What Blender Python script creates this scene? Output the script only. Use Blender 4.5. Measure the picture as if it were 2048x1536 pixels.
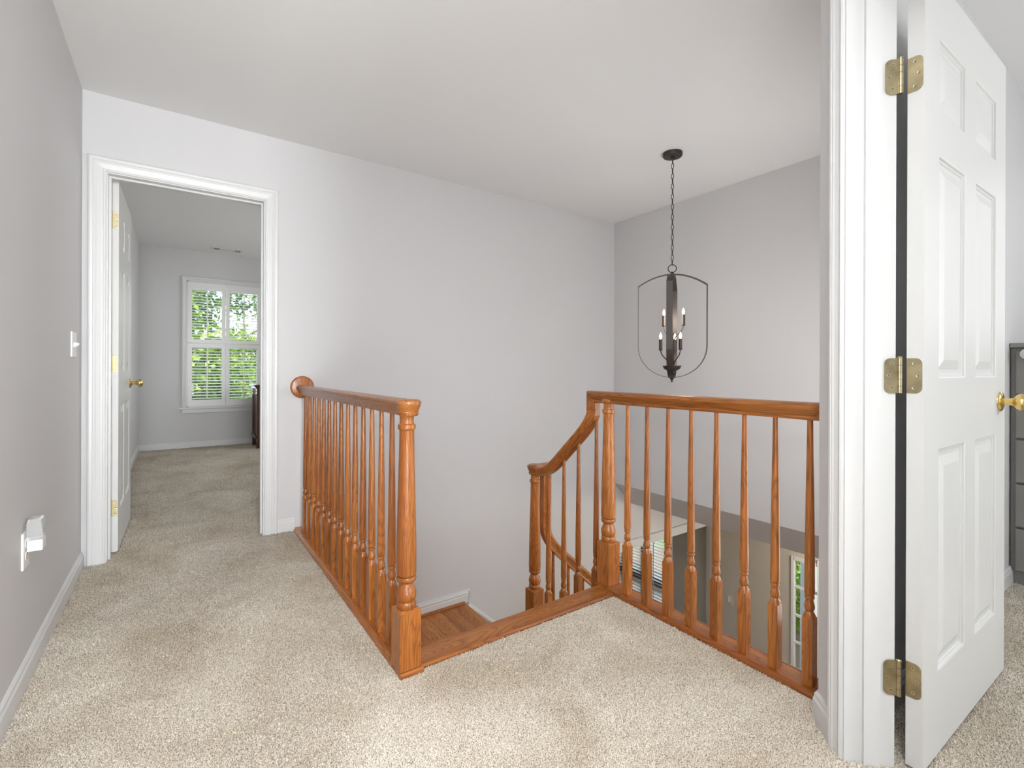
import bpy, bmesh, math, random
import numpy as np
from mathutils import Vector, Matrix
random.seed(7)
rng = np.random.default_rng(11)
for o in list(bpy.data.objects): bpy.data.objects.remove(o)
S = bpy.context.scene
C = S.collection
PI = math.pi

# ------------------------------------------------------------------ camera
H = 1.015
yaw = math.radians(34.81); roll = math.radians(-0.2)
F = Vector((math.sin(yaw), math.cos(yaw), 0)); R0 = Vector((math.cos(yaw), -math.sin(yaw), 0)); U0 = Vector((0, 0, 1))
R = R0*math.cos(roll) - U0*math.sin(roll); U = U0*math.cos(roll) + R0*math.sin(roll)
cd = bpy.data.cameras.new('camera'); cam = bpy.data.objects.new('camera', cd); C.objects.link(cam)
cd.sensor_width = 36; cd.lens = 963*36/2048; cd.shift_y = -28/2048; cd.clip_start = .02; cd.clip_end = 200
cam.matrix_world = Matrix(((R.x, U.x, -F.x, 0), (R.y, U.y, -F.y, 0), (R.z, U.z, -F.z, H), (0, 0, 0, 1)))
S.camera = cam

# ------------------------------------------------------------------ world, sun, lights, exposure
S.view_settings.view_transform = 'Standard'; S.view_settings.look = 'None'
S.view_settings.exposure = 0.10; S.view_settings.gamma = 1; S.view_settings.use_curve_mapping = False
W = bpy.data.worlds.new('sky'); S.world = W; W.use_nodes = True
nt = W.node_tree; nt.nodes.clear()
wo = nt.nodes.new('ShaderNodeOutputWorld'); bg = nt.nodes.new('ShaderNodeBackground'); sk = nt.nodes.new('ShaderNodeTexSky')
sk.sky_type = 'NISHITA'; sk.sun_disc = False; sk.sun_elevation = math.radians(50); sk.sun_rotation = math.radians(200); sk.air_density = 1.4; sk.dust_density = 2.5
bg.inputs['Strength'].default_value = 0.42
nt.links.new(sk.outputs[0], bg.inputs[0]); nt.links.new(bg.outputs[0], wo.inputs[0])

def lamp(name, kind, loc, power, color=(1, 1, 1), size=None, target=None, sizey=None, spread=None, radius=None):
    l = bpy.data.lights.new(name, kind); l.energy = power; l.color = color
    o = bpy.data.objects.new(name, l); C.objects.link(o); o.location = loc
    if kind == 'AREA':
        l.shape = 'RECTANGLE'; l.size = size; l.size_y = sizey or size
        if spread: l.spread = spread
    if radius is not None: l.shadow_soft_size = radius
    if target is not None:
        d = Vector(target)-Vector(loc); o.rotation_euler = d.to_track_quat('-Z', 'Y').to_euler()
    return o
lamp('sun', 'SUN', (0, 0, 9), 11.0, (1, .94, .80), target=(3.2, 1.6, 5.0), radius=.01)
fl = lamp('camera_flash', 'SPOT', (.0, .0, 1.22), 24, (.97, .985, 1), target=(.62*2, .78*2, 1.12), radius=.03)
fl.data.spot_size = math.radians(105); fl.data.spot_blend = 1.0
lamp('right_doorway_fill', 'AREA', (2.75, -2.0, 1.35), 45, (.92, .96, 1), size=2.0, sizey=1.7, target=(.3, .7, 1.1))  # added fill through the right doorway onto the left wall, no window built
lamp('hall_overhead_fill', 'AREA', (-.05, -.45, 2.42), 38, (.93, .968, 1), size=.5, sizey=.9, target=(-.05, -.45, 0))  # added overhead fill out of view, no fixture there
lamp('hall_upward_fill', 'AREA', (.05, -1.25, .45), 48, (.93, .968, 1), size=.8, sizey=.9, target=(.1, -.7, 2.0))  # unseen low panel aimed upward, added to lift the ceiling
lamp('fill_from_behind', 'AREA', (.0, -4.7, 1.35), 190, (.93, .968, 1), size=.72, sizey=2.0, target=(.0, 0, 1.35))  # panel added inside the closed hall end to brighten everything ahead
lamp('foyer_fill', 'AREA', (2.6, .72, .85), 19, (.96, .98, 1), size=1.7, sizey=1.5, target=(2.6, 3.2, .85))  # hidden panel added to brighten the stairwell and foyer walls
lamp('right_room_fill', 'AREA', (4.42, -.35, 1.70), 6, (.95, .975, 1), size=1.6, sizey=1.2, target=(0, -.1, 1.6))  # added panel, reaches the gap behind the right door; no window there
lamp('daylight_front_room', 'AREA', (5.35, 4.5, -1.2), 17, (.95, .98, 1), size=1.4, sizey=1.3, target=(3, 4.5, -1.9))
lamp('daylight_bedroom', 'AREA', (.9, 7.62, 1.4), 12, (.93, .97, 1), size=1.5, sizey=1.5, target=(.9, 3, .9))
lamp('bedroom_side_fill', 'AREA', (2.9, 5.6, 1.5), 32, (.95, .98, 1), size=1.6, sizey=1.4, target=(0, 5.4, 1.2))  # unseen panel added to brighten the bedroom, side wall has no window
lamp('entry_ceiling_light', 'POINT', (4.55, 1.35, -.50), 32, (1, .93, .82), radius=.12)

# ------------------------------------------------------------------ materials
def new_mat(name):
    m = bpy.data.materials.new(name); m.use_nodes = True
    n = m.node_tree.nodes; b = n['Principled BSDF']
    return m, n, m.node_tree.links, b
def plain(name, col, rough=.5, metal=0, bump=0, bscale=200, coat=0, spec=.5, var=0, vscale=3):
    m, n, l, b = new_mat(name)
    b.inputs['Base Color'].default_value = (*col, 1); b.inputs['Roughness'].default_value = rough
    b.inputs['Metallic'].default_value = metal; b.inputs['Coat Weight'].default_value = coat; b.inputs['Specular IOR Level'].default_value = spec
    tc = n.new('ShaderNodeTexCoord')
    if bump:
        t = n.new('ShaderNodeTexNoise'); t.inputs['Scale'].default_value = bscale; t.inputs['Detail'].default_value = 3
        bp = n.new('ShaderNodeBump'); bp.inputs['Strength'].default_value = bump; bp.inputs['Distance'].default_value = .002
        l.new(tc.outputs['Object'], t.inputs['Vector']); l.new(t.outputs[0], bp.inputs['Height']); l.new(bp.outputs[0], b.inputs['Normal'])
    if var:
        t2 = n.new('ShaderNodeTexNoise'); t2.inputs['Scale'].default_value = vscale; t2.inputs['Detail'].default_value = 4
        r = n.new('ShaderNodeValToRGB'); c = np.array(col)
        r.color_ramp.elements[0].position = .3; r.color_ramp.elements[1].position = .7
        r.color_ramp.elements[0].color = (*np.clip(c*(1-var), 0, 1), 1); r.color_ramp.elements[1].color = (*np.clip(c*(1+var), 0, 1), 1)
        l.new(tc.outputs['Object'], t2.inputs['Vector']); l.new(t2.outputs[0], r.inputs[0]); l.new(r.outputs[0], b.inputs['Base Color'])
    return m
def oak(name, axis, light=(.52, .19, .038), mid=(.36, .102, .015), dark=(.105, .024, .003), scale=1.0, rough=.3, rot=None):
    m, n, l, b = new_mat(name)
    tc = n.new('ShaderNodeTexCoord'); oi = n.new('ShaderNodeObjectInfo')
    mul = n.new('ShaderNodeVectorMath'); mul.operation = 'SCALE'; mul.inputs['Scale'].default_value = 3.7
    comb = n.new('ShaderNodeCombineXYZ')
    l.new(oi.outputs['Random'], comb.inputs[0]); l.new(oi.outputs['Random'], comb.inputs[1]); l.new(oi.outputs['Random'], comb.inputs[2])
    l.new(comb.outputs[0], mul.inputs[0])
    add = n.new('ShaderNodeVectorMath'); add.operation = 'ADD'
    l.new(tc.outputs['Object'], add.inputs[0]); l.new(mul.outputs[0], add.inputs[1])
    if rot:
        vr_ = n.new('ShaderNodeVectorRotate'); vr_.rotation_type = rot[0]+'_AXIS'; vr_.inputs['Angle'].default_value = math.radians(rot[1])
        l.new(tc.outputs['Object'], vr_.inputs['Vector']); l.new(vr_.outputs[0], add.inputs[0])
    def mapped(sc_across, sc_along):
        mp = n.new('ShaderNodeMapping'); s = [sc_across]*3; s['XYZ'.index(axis)] = sc_along
        mp.inputs['Scale'].default_value = s; l.new(add.outputs[0], mp.inputs['Vector']); return mp
    # cathedral growth rings
    m1 = mapped(9*scale, 1.1*scale)
    w = n.new('ShaderNodeTexNoise'); w.inputs['Scale'].default_value = 1.5; w.inputs['Detail'].default_value = 1.5; w.inputs['Distortion'].default_value = .3
    l.new(m1.outputs[0], w.inputs['Vector'])
    mm = n.new('ShaderNodeMath'); mm.operation = 'MULTIPLY'; mm.inputs[1].default_value = 24
    fr = n.new('ShaderNodeMath'); fr.operation = 'FRACT'
    l.new(w.outputs[0], mm.inputs[0]); l.new(mm.outputs[0], fr.inputs[0])
    r1 = n.new('ShaderNodeValToRGB'); e = r1.color_ramp.elements
    e[0].position = 0; e[0].color = (0, 0, 0, 1); e[1].position = .35; e[1].color = (1, 1, 1, 1)
    x = e.new(.82); x.color = (.8, .8, .8, 1); x = e.new(1.0); x.color = (0, 0, 0, 1)
    l.new(fr.outputs[0], r1.inputs[0])
    # pores
    m2 = mapped(420*scale, 9*scale)
    p = n.new('ShaderNodeTexNoise'); p.inputs['Scale'].default_value = 1; p.inputs['Detail'].default_value = 2
    l.new(m2.outputs[0], p.inputs['Vector'])
    r2 = n.new('ShaderNodeValToRGB'); e = r2.color_ramp.elements
    e[0].position = .36; e[0].color = (0, 0, 0, 1); e[1].position = .55; e[1].color = (1, 1, 1, 1)
    l.new(p.outputs[0], r2.inputs[0])
    m3 = mapped(14*scale, .7*scale)
    q = n.new('ShaderNodeTexNoise'); q.inputs['Scale'].default_value = 1; q.inputs['Detail'].default_value = 3; l.new(m3.outputs[0], q.inputs['Vector'])
    mixa = n.new('ShaderNodeMix'); mixa.data_type = 'RGBA'; mixa.inputs['A'].default_value = (*mid, 1); mixa.inputs['B'].default_value = (*light, 1)
    rq = n.new('ShaderNodeMapRange'); rq.inputs[1].default_value = .35; rq.inputs[2].default_value = .65; l.new(q.outputs[0], rq.inputs[0]); l.new(rq.outputs[0], mixa.inputs['Factor'])
    # darkening by rings and pores
    f1 = n.new('ShaderNodeMath'); f1.operation = 'MULTIPLY_ADD'; f1.inputs[1].default_value = .52; f1.inputs[2].default_value = .48; l.new(r1.outputs[0], f1.inputs[0])
    f2 = n.new('ShaderNodeMath'); f2.operation = 'MULTIPLY_ADD'; f2.inputs[1].default_value = .52; f2.inputs[2].default_value = .48; l.new(r2.outputs[0], f2.inputs[0])
    f3 = n.new('ShaderNodeMath'); f3.operation = 'MULTIPLY'; l.new(f1.outputs[0], f3.inputs[0]); l.new(f2.outputs[0], f3.inputs[1])
    mixb = n.new('ShaderNodeMix'); mixb.data_type = 'RGBA'; mixb.inputs['A'].default_value = (*dark, 1)
    l.new(mixa.outputs['Result'], mixb.inputs['B']); l.new(f3.outputs[0], mixb.inputs['Factor'])
    # per piece tone
    hs = n.new('ShaderNodeHueSaturation'); mr = n.new('ShaderNodeMapRange'); mr.inputs[3].default_value = .84; mr.inputs[4].default_value = 1.14
    l.new(oi.outputs['Random'], mr.inputs[0]); l.new(mr.outputs[0], hs.inputs['Value']); l.new(mixb.outputs['Result'], hs.inputs['Color'])
    l.new(hs.outputs[0], b.inputs['Base Color'])
    b.inputs['Roughness'].default_value = rough; b.inputs['Coat Weight'].default_value = .25; b.inputs['Coat Roughness'].default_value = .18
    bp = n.new('ShaderNodeBump'); bp.inputs['Strength'].default_value = .12; bp.inputs['Distance'].default_value = .001
    l.new(r2.outputs[0], bp.inputs['Height']); l.new(bp.outputs[0], b.inputs['Normal'])
    return m
def carpet_mat(name, pile=False):
    m, n, l, b = new_mat(name)
    tc = n.new('ShaderNodeTexCoord')
    a = n.new('ShaderNodeTexNoise'); a.inputs['Scale'].default_value = 2.6; a.inputs['Detail'].default_value = 5; a.inputs['Roughness'].default_value = .6; a.inputs['Distortion'].default_value = .8
    l.new(tc.outputs['Object'], a.inputs['Vector'])
    ra = n.new('ShaderNodeValToRGB'); e = ra.color_ramp.elements
    e[0].position = .32; e[0].color = (.70, .61, .49, 1); e[1].position = .66; e[1].color = (.90, .83, .73, 1)
    l.new(a.outputs[0], ra.inputs[0])
    f = n.new('ShaderNodeTexNoise'); f.inputs['Scale'].default_value = 260; f.inputs['Detail'].default_value = 2
    l.new(tc.outputs['Object'], f.inputs['Vector'])
    rf = n.new('ShaderNodeValToRGB'); e = rf.color_ramp.elements
    e[0].position = .36; e[0].color = (.34, .29, .23, 1); e[1].position = .56; e[1].color = (1.12, 1.12, 1.12, 1)
    l.new(f.outputs[0], rf.inputs[0])
    mx = n.new('ShaderNodeMix'); mx.data_type = 'RGBA'; mx.blend_type = 'MULTIPLY'; mx.inputs['Factor'].default_value = .85 if pile else 1.0
    l.new(ra.outputs[0], mx.inputs['A']); l.new(rf.outputs[0], mx.inputs['B']); l.new(mx.outputs['Result'], b.inputs['Base Color'])
    b.inputs['Roughness'].default_value = .95; b.inputs['Specular IOR Level'].default_value = .1
    if not pile:
        bp = n.new('ShaderNodeBump'); bp.inputs['Strength'].default_value = .7; bp.inputs['Distance'].default_value = .004
        l.new(f.outputs[0], bp.inputs['Height']); l.new(bp.outputs[0], b.inputs['Normal'])
    return m
WALL = plain('wall_paint', (.645, .636, .636), .6, bump=.05, bscale=260, spec=.3)
CEIL = plain('ceiling_paint', (.84, .838, .83), .8, bump=.05, bscale=200, spec=.2)
WHITE = plain('white_trim', (.71, .71, .70), .32, spec=.45)
DOORW = plain('white_door', (.735, .733, .715), .30, bump=.04, bscale=120, spec=.45)
def grain_door(name, axis):
    m, n, l, b = new_mat(name); b.inputs['Base Color'].default_value = (.725, .723, .705, 1); b.inputs['Roughness'].default_value = .42; b.inputs['Specular IOR Level'].default_value = .45
    tc = n.new('ShaderNodeTexCoord'); mp = n.new('ShaderNodeMapping'); sc = [70, 70, 70]; sc['XYZ'.index(axis)] = 5; mp.inputs['Scale'].default_value = sc
    t = n.new('ShaderNodeTexNoise'); t.inputs['Scale'].default_value = 2.2; t.inputs['Detail'].default_value = 2; t.inputs['Distortion'].default_value = .6
    bp = n.new('ShaderNodeBump'); bp.inputs['Strength'].default_value = .16; bp.inputs['Distance'].default_value = .0015
    l.new(tc.outputs['Object'], mp.inputs['Vector']); l.new(mp.outputs[0], t.inputs['Vector']); l.new(t.outputs[0], bp.inputs['Height']); l.new(bp.outputs[0], b.inputs['Normal']); return m
DOORX, DOORZ = grain_door('white_door_rail', 'X'), grain_door('white_door_panel', 'Z')
OAKX, OAKY, OAKZ = oak('oak_x', 'X'), oak('oak_y', 'Y'), oak('oak_z', 'Z')
OAKS1, OAKS2 = oak('oak_upper_slope', 'Y', rot=('X', 42)), oak('oak_lower_slope', 'X', rot=('Y', -41.5))
PLANK = oak('oak_plank', 'Y', light=(.70, .28, .06), mid=(.50, .165, .028), dark=(.14, .035, .006), rough=.45)
CARPET = carpet_mat('carpet_backing'); PILE = carpet_mat('carpet_pile', True)
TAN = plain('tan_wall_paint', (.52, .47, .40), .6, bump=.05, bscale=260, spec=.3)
BRASS = plain('polished_brass', (.80, .60, .24), .16, 1)
HINGE = plain('hinge_brass', (.46, .39, .24), .36, 1, var=.25, vscale=25)
HINGEL = plain('pale_hinge_brass', (.58, .50, .30), .5, .55, var=.1, vscale=30)
SCREW = plain('hinge_screw', (.60, .54, .38), .3, 1)
DARKSLOT = plain('screw_slot', (.05, .04, .03), .6)
BRONZE = plain('dark_bronze', (.058, .048, .044), .4, .6)
SLEEVE = plain('bronze_sleeve', (.040, .028, .024), .4, .3)
CHERRY = plain('cherry_wood', (.085, .020, .010), .25, coat=.4, var=.3, vscale=8)
GREYF = plain('grey_paint_chest', (.27, .265, .245), .6)
SILVER = plain('ribbed_silver', (.75, .75, .74), .2, 1)
PLASTIC = plain('white_plastic', (.86, .86, .84), .35)
IVORY = plain('ivory_plastic', (.74, .72, .64), .4)
LINEN = plain('blind_white', (.88, .88, .87), .5)
SHUT = plain('shutter_white', (.82, .82, .80), .35)
BACKLITFR = plain('backlit_frame_tone', (.09, .085, .08), .5)  # white frame against daylight, its backlit shade put into the colour
VENTD = plain('vent_dark', (.06, .06, .06), .7)
GRASS = plain('lawn', (.10, .17, .05), .9, var=.3, vscale=6)
BARK = plain('bark', (.10, .075, .055), .9, bump=.5, bscale=30)
def leafmat(name, c1, c2):
    m, n, l, b = new_mat(name); oi = n.new('ShaderNodeTexCoord'); t = n.new('ShaderNodeTexNoise'); t.inputs['Scale'].default_value = 4; t.inputs['Detail'].default_value = 6
    r = n.new('ShaderNodeValToRGB'); r.color_ramp.elements[0].position = .35; r.color_ramp.elements[1].position = .65
    r.color_ramp.elements[0].color = (*c1, 1); r.color_ramp.elements[1].color = (*c2, 1)
    l.new(oi.outputs['Object'], t.inputs['Vector']); l.new(t.outputs[0], r.inputs[0]); l.new(r.outputs[0], b.inputs['Base Color'])
    b.inputs['Roughness'].default_value = .5
    tr = n.new('ShaderNodeBsdfTranslucent'); l.new(r.outputs[0], tr.inputs['Color']); mx = n.new('ShaderNodeMixShader'); mx.inputs[0].default_value = .45
    l.new(b.outputs[0], mx.inputs[1]); l.new(tr.outputs[0], mx.inputs[2]); l.new(mx.outputs[0], n['Material Output'].inputs[0]); return m
LEAF = leafmat('leaves_green', (.10, .22, .025), (.34, .46, .07)); LEAF2 = leafmat('leaves_dark', (.05, .12, .03), (.20, .30, .09))
def glassmat():
    m, n, l, b = new_mat('window_glass')
    tr = n.new('ShaderNodeBsdfTransparent'); tr.inputs[0].default_value = (.97, .985, .98, 1)
    gl = n.new('ShaderNodeBsdfGlossy'); gl.inputs['Roughness'].default_value = .02
    fr = n.new('ShaderNodeFresnel'); fr.inputs[0].default_value = 1.35
    mx = n.new('ShaderNodeMixShader'); l.new(fr.outputs[0], mx.inputs[0]); l.new(tr.outputs[0], mx.inputs[1]); l.new(gl.outputs[0], mx.inputs[2]); l.new(mx.outputs[0], n['Material Output'].inputs[0]); return m
GLASS = glassmat()
def clearplastic():
    m, n, l, b = new_mat('clear_plastic'); b.inputs['Base Color'].default_value = (.93, .94, .94, 1); b.inputs['Roughness'].default_value = .15
    b.inputs['Transmission Weight'].default_value = .75; b.inputs['IOR'].default_value = 1.3; return m
CLEAR = clearplastic()
def bulbmat():
    m, n, l, b = new_mat('lit_bulb'); b.inputs['Base Color'].default_value = (1, .9, .75, 1)
    b.inputs['Emission Color'].default_value = (1, .80, .52, 1); b.inputs['Emission Strength'].default_value = 4; return m
BULB = bulbmat()

# ------------------------------------------------------------------ mesh helpers
class M:
    def __init__(s): s.v = []; s.f = []; s.sm = []
    def add(s, vs, fs, smooth=False):
        k = len(s.v); s.v += [tuple(v) for v in vs]; s.f += [[i+k for i in f] for f in fs]; s.sm += [smooth]*len(fs); return s
    def box(s, x0, x1, y0, y1, z0, z1, bev=0):
        if bev <= 0:
            vs = [(x0, y0, z0), (x1, y0, z0), (x1, y1, z0), (x0, y1, z0), (x0, y0, z1), (x1, y0, z1), (x1, y1, z1), (x0, y1, z1)]
            return s.add(vs, [(0, 3, 2, 1), (4, 5, 6, 7), (0, 1, 5, 4), (1, 2, 6, 5), (2, 3, 7, 6), (3, 0, 4, 7)])
        bm = bmesh.new(); bmesh.ops.create_cube(bm, size=1)
        for v in bm.verts: v.co = Vector(((x0+x1)/2+v.co.x*(x1-x0), (y0+y1)/2+v.co.y*(y1-y0), (z0+z1)/2+v.co.z*(z1-z0)))
        bmesh.ops.bevel(bm, geom=bm.edges[:], offset=bev, segments=2, profile=.6, affect='EDGES'); bm.verts.index_update()
        s.add([v.co.copy() for v in bm.verts], [[v.index for v in f.verts] for f in bm.faces]); bm.free(); return s
    def prism(s, poly, axis, a0, a1):   # poly 2D points in the other two axes (cyclic order), extruded along axis
        n = len(poly)
        def mk(p, a): return {'X': (a, p[0], p[1]), 'Y': (p[0], a, p[1]), 'Z': (p[0], p[1], a)}[axis]
        vs = [mk(p, a0) for p in poly]+[mk(p, a1) for p in poly]
        return s.add(vs, [list(range(n))[::-1], list(range(n, 2*n))]+[(i, (i+1) % n, n+(i+1) % n, n+i) for i in range(n)])
    def lathe(s, prof, cx, cy, seg=24, axis='Z', cz=0, cap=True):   # prof [(r, h)]
        vs = []; n = len(prof)
        for (r, h) in prof:
            for k in range(seg):
                a = 2*PI*k/seg; u, v = r*math.cos(a), r*math.sin(a)
                vs.append({'Z': (cx+u, cy+v, cz+h), 'X': (cx+h, cy+u, cz+v), 'Y': (cx+u, cy+h, cz+v)}[axis])
        fs = [(i*seg+k, i*seg+(k+1) % seg, (i+1)*seg+(k+1) % seg, (i+1)*seg+k) for i in range(n-1) for k in range(seg)]
        s.add(vs, fs, True)
        if cap:
            s.add(vs[:seg], [list(range(seg))[::-1]]); s.add(vs[-seg:], [list(range(seg))])
        return s
    def tube(s, pts, r, seg=8, closed=False):
        pts = [Vector(p) for p in pts]; n = len(pts); vs = []; prev = None
        for i, p in enumerate(pts):
            a = pts[i-1] if (i > 0 or closed) else pts[i]; b = pts[(i+1) % n] if (i < n-1 or closed) else pts[i]
            t = (b-a).normalized()
            if prev is None: nrm = t.orthogonal().normalized()
            else: nrm = (prev-t*prev.dot(t)).normalized()
            prev = nrm; bn = t.cross(nrm); rr = r[i] if isinstance(r, (list, tuple)) else r
            vs += [p+nrm*rr*math.cos(2*PI*k/seg)+bn*rr*math.sin(2*PI*k/seg) for k in range(seg)]
        m = n if closed else n-1
        fs = [(i*seg+k, i*seg+(k+1) % seg, ((i+1) % n)*seg+(k+1) % seg, ((i+1) % n)*seg+k) for i in range(m) for k in range(seg)]
        s.add(vs, fs, True)
        if not closed: s.add(vs[:seg], [list(range(seg))[::-1]]); s.add(vs[-seg:], [list(range(seg))])
        return s
    def sweep(s, prof, pts, side, closed=False, smooth=False):  # profile (lateral, up); path lies in a plane normal to side
        pts = [Vector(p) for p in pts]; side = Vector(side).normalized(); n = len(pts); q = len(prof); vs = []
        for i, p in enumerate(pts):
            d0 = (p-pts[i-1]).normalized() if (i > 0 or closed) else None
            d1 = (pts[(i+1) % n]-p).normalized() if (i < n-1 or closed) else None
            if d0 is None: d0 = d1
            if d1 is None: d1 = d0
            t = (d0+d1).normalized(); c = max(.35, t.dot(d0)); up = side.cross(t)
            vs += [p+side*a+up*(b/c) for a, b in prof]
        m = n if closed else n-1
        fs = [(i*q+k, i*q+(k+1) % q, ((i+1) % n)*q+(k+1) % q, ((i+1) % n)*q+k) for i in range(m) for k in range(q)]
        s.add(vs, fs, smooth)
        if not closed: s.add(vs[:q], [list(range(q))[::-1]]); s.add(vs[-q:], [list(range(q))])
        return s
    def mesh(s, name):
        me = bpy.data.meshes.new(name); me.from_pydata(s.v, [], s.f); me.polygons.foreach_set('use_smooth', s.sm)
        bm = bmesh.new(); bm.from_mesh(me); bmesh.ops.recalc_face_normals(bm, faces=bm.faces[:]); bm.to_mesh(me); bm.free()
        if any(s.sm): me.set_sharp_from_angle(angle=math.radians(38))
        return me
def T(o, label=None, cat=None, group=None, kind=None):
    if label: o['label'] = label
    if cat: o['category'] = cat
    if group: o['group'] = group
    if kind: o['kind'] = kind
    return o
def obj(name, mb, mat, parent=None, loc=None, rz=0):
    me = mb if isinstance(mb, bpy.types.Mesh) else mb.mesh(name)
    o = bpy.data.objects.new(name, me)
    if not me.materials: me.materials.append(mat)
    C.objects.link(o)
    if parent: o.parent = parent
    if loc is not None: o.location = loc
    o.rotation_euler.z = rz
    return o
def thing(name, label, cat, loc=(0, 0, 0), rz=0, group=None, kind=None):
    o = bpy.data.objects.new(name, None); C.objects.link(o); o.location = loc; o.rotation_euler.z = rz; o.empty_display_size = .1
    return T(o, label, cat, group, kind)
def struct(name, mb, mat, label, cat):
    return T(obj(name, mb, mat), label, cat, kind='structure')
def copy_tree(o, parent=None):
    c = o.copy(); C.objects.link(c); c.parent = parent
    for ch in list(o.children): copy_tree(ch, c)
    return c

# ------------------------------------------------------------------ key dimensions (metres, camera foot at origin)
XL, YA, YA2, XB, CH = -.401, 3.271, 3.386, 3.478, 2.44
YF, BCH = 7.41, 2.535           # bedroom far wall, bedroom ceiling
DX0, DX1, DZ = -.299, .431, 2.035   # bedroom doorway
s2 = math.sqrt(.5)
def us(u, s, z=0): return Vector(((u+s)*s2, (u-s)*s2, z))    # u along the diagonal wall, s into the right room
SH, SR = .633, .748             # hall face / room face of the diagonal wall
UJ = 1.388                      # hinge jamb face
UO = UJ-.775                    # opposite jamb
WY0, WY1 = .535, .640           # wall between foyer and right room
P0 = us(0, SH); P0 = Vector((SH/s2+WY1, WY1, 0))
ZL = -2.75; LCH = -.31; XF = 5.0

# ------------------------------------------------------------------ structure
m = M(); m.box(XL-.12, XL, -4.9, YA2, 0, CH); struct('wall_left', m, WALL, 'grey hall wall with light switch and night light', 'wall')
m = M()
m.box(XL, DX0-.012, YA, YA2, 0, CH); m.box(DX0-.012, DX1+.012, YA, YA2, DZ+.012, CH); m.box(DX1+.012, 3.54, YA, YA2, ZL, CH)
m.box(3.54, XF, YA, YA2, -.765, .1); m.box(XL-.12, DX1+.012, YA, YA2, ZL, -.27)
struct('wall_back', m, WALL, 'long light grey wall running from bedroom doorway to stairwell corner', 'wall')
m = M(); m.box(XB, XB+.3, WY1-.05, YA, -.0737, CH); struct('wall_far', m, WALL, 'grey upper foyer wall behind the chandelier', 'wall')
m = M(); m.prism([(XB, -.0737), (3.73, -.312), (3.78, -.312), (3.78, -.0737)], 'Y', WY1-.05, YA)
struct('ceiling_sloped', m, WALL, 'shaded sloped soffit under the upper foyer wall', 'ceiling')
m = M(); m.prism([(XL-.12, -4.9), (XL-.12, YA2), (XB+.2, YA2), (XB+.2, WY1-.05), (P0.x, WY1-.05), (us(-.6, SH+.05).x, us(-.6, SH+.05).y), (us(-.6, SH+.05).x, -4.9)], 'Z', CH, CH+.12)
struct('ceiling', m, CEIL, 'smooth pale hall and stairwell ceiling', 'ceiling')
# diagonal wall with doorway
m = M()
def dwall(u0, u1, z0, z1):
    a = [us(u0, SH), us(u1, SH), us(u1, SR), us(u0, SR)]
    m.prism([(p.x, p.y) for p in a], 'Z', z0, z1)
uP = (P0.x+P0.y)*s2
m.prism([(P0.x, P0.y), (us(UJ+.012, SH).x, us(UJ+.012, SH).y), (us(UJ+.012, SR).x, us(UJ+.012, SR).y), (SR/s2+WY0, WY0), (1.9, WY0), (1.9, WY1)], 'Z', 0, CH)
dwall(UO-.012, UJ+.012, DZ+.012, CH); dwall(-.10, UO-.012, 0, CH)
struct('wall_diagonal', m, WALL, 'angled grey wall beside the open white door', 'wall')
m = M(); m.box(1.9, XF, WY0, WY1, ZL, CH); m.box(1.55, 1.9, WY0, WY1, ZL, 0); struct('wall_right', m, WALL, 'grey wall behind the open right door', 'wall')
pb = us(-.10, SH)
m = M(); m.box(pb.x, pb.x+.115, -4.9, pb.y+.05, 0, CH); struct('wall_side', m, WALL, 'grey hall wall behind the camera on the right', 'wall')
m = M(); m.box(XL-.12, pb.x+.1, -5.02, -4.9, 0, CH); struct('wall_behind', m, WALL, 'grey hall end wall behind the camera', 'wall')
# floors
SHX = .602; NY0 = 1.512; SRX = 1.6125
m = M()
m.prism([(XL-.12, -4.9), (pb.x, -4.9), (pb.x, -3.1), (4.6, -3.1), (4.6, WY0), (1.7, WY0), (1.7, NY0), (.60, NY0), (SHX+.02, NY0+.02), (SHX+.02, YA2), (XL-.12, YA2)], 'Z', -.26, 0)
struct('floor', m, CARPET, 'beige carpeted landing floor', 'floor')
m = M(); m.box(-.51, 3.1, YA2, YF+.1, -.26, 0); struct('floor_bedroom', m, CARPET, 'taupe carpeted bedroom floor', 'floor')
m = M(); m.box(-.6, 8.5, -.5, 9, ZL-.1, ZL); struct('floor_lower', m, plain('dark_entry_floor', (.16, .115, .08), .4), 'dark floor of the lower entry hall', 'floor')
# bedroom shell
BX = -.39
m = M(); m.box(BX-.12, BX, YA2, YF, 0, BCH+.1); struct('wall_bedroom_left', m, WALL, 'grey bedroom side wall behind the open door', 'wall')
WX0, WX1, WZ0, WZ1 = .10, .955, .525, 2.14
m = M(); m.box(BX-.12, WX0, YF, YF+.14, 0, BCH+.1); m.box(WX1, 3.1, YF, YF+.14, 0, BCH+.1); m.box(WX0, WX1, YF, YF+.14, 0, WZ0); m.box(WX0, WX1, YF, YF+.14, WZ1, BCH+.1)
struct('wall_bedroom_far', m, WALL, 'grey bedroom wall around the shuttered window', 'wall')
m = M(); m.box(3.0, 3.12, YA2, YF, 0, BCH+.1); struct('wall_bedroom_right', m, WALL, 'grey bedroom wall out of view', 'wall')
m = M(); m.box(BX-.12, 3.1, YA2, YF+.1, BCH, BCH+.1); struct('ceiling_bedroom', m, CEIL, 'pale bedroom ceiling with an air vent', 'ceiling')
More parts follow.
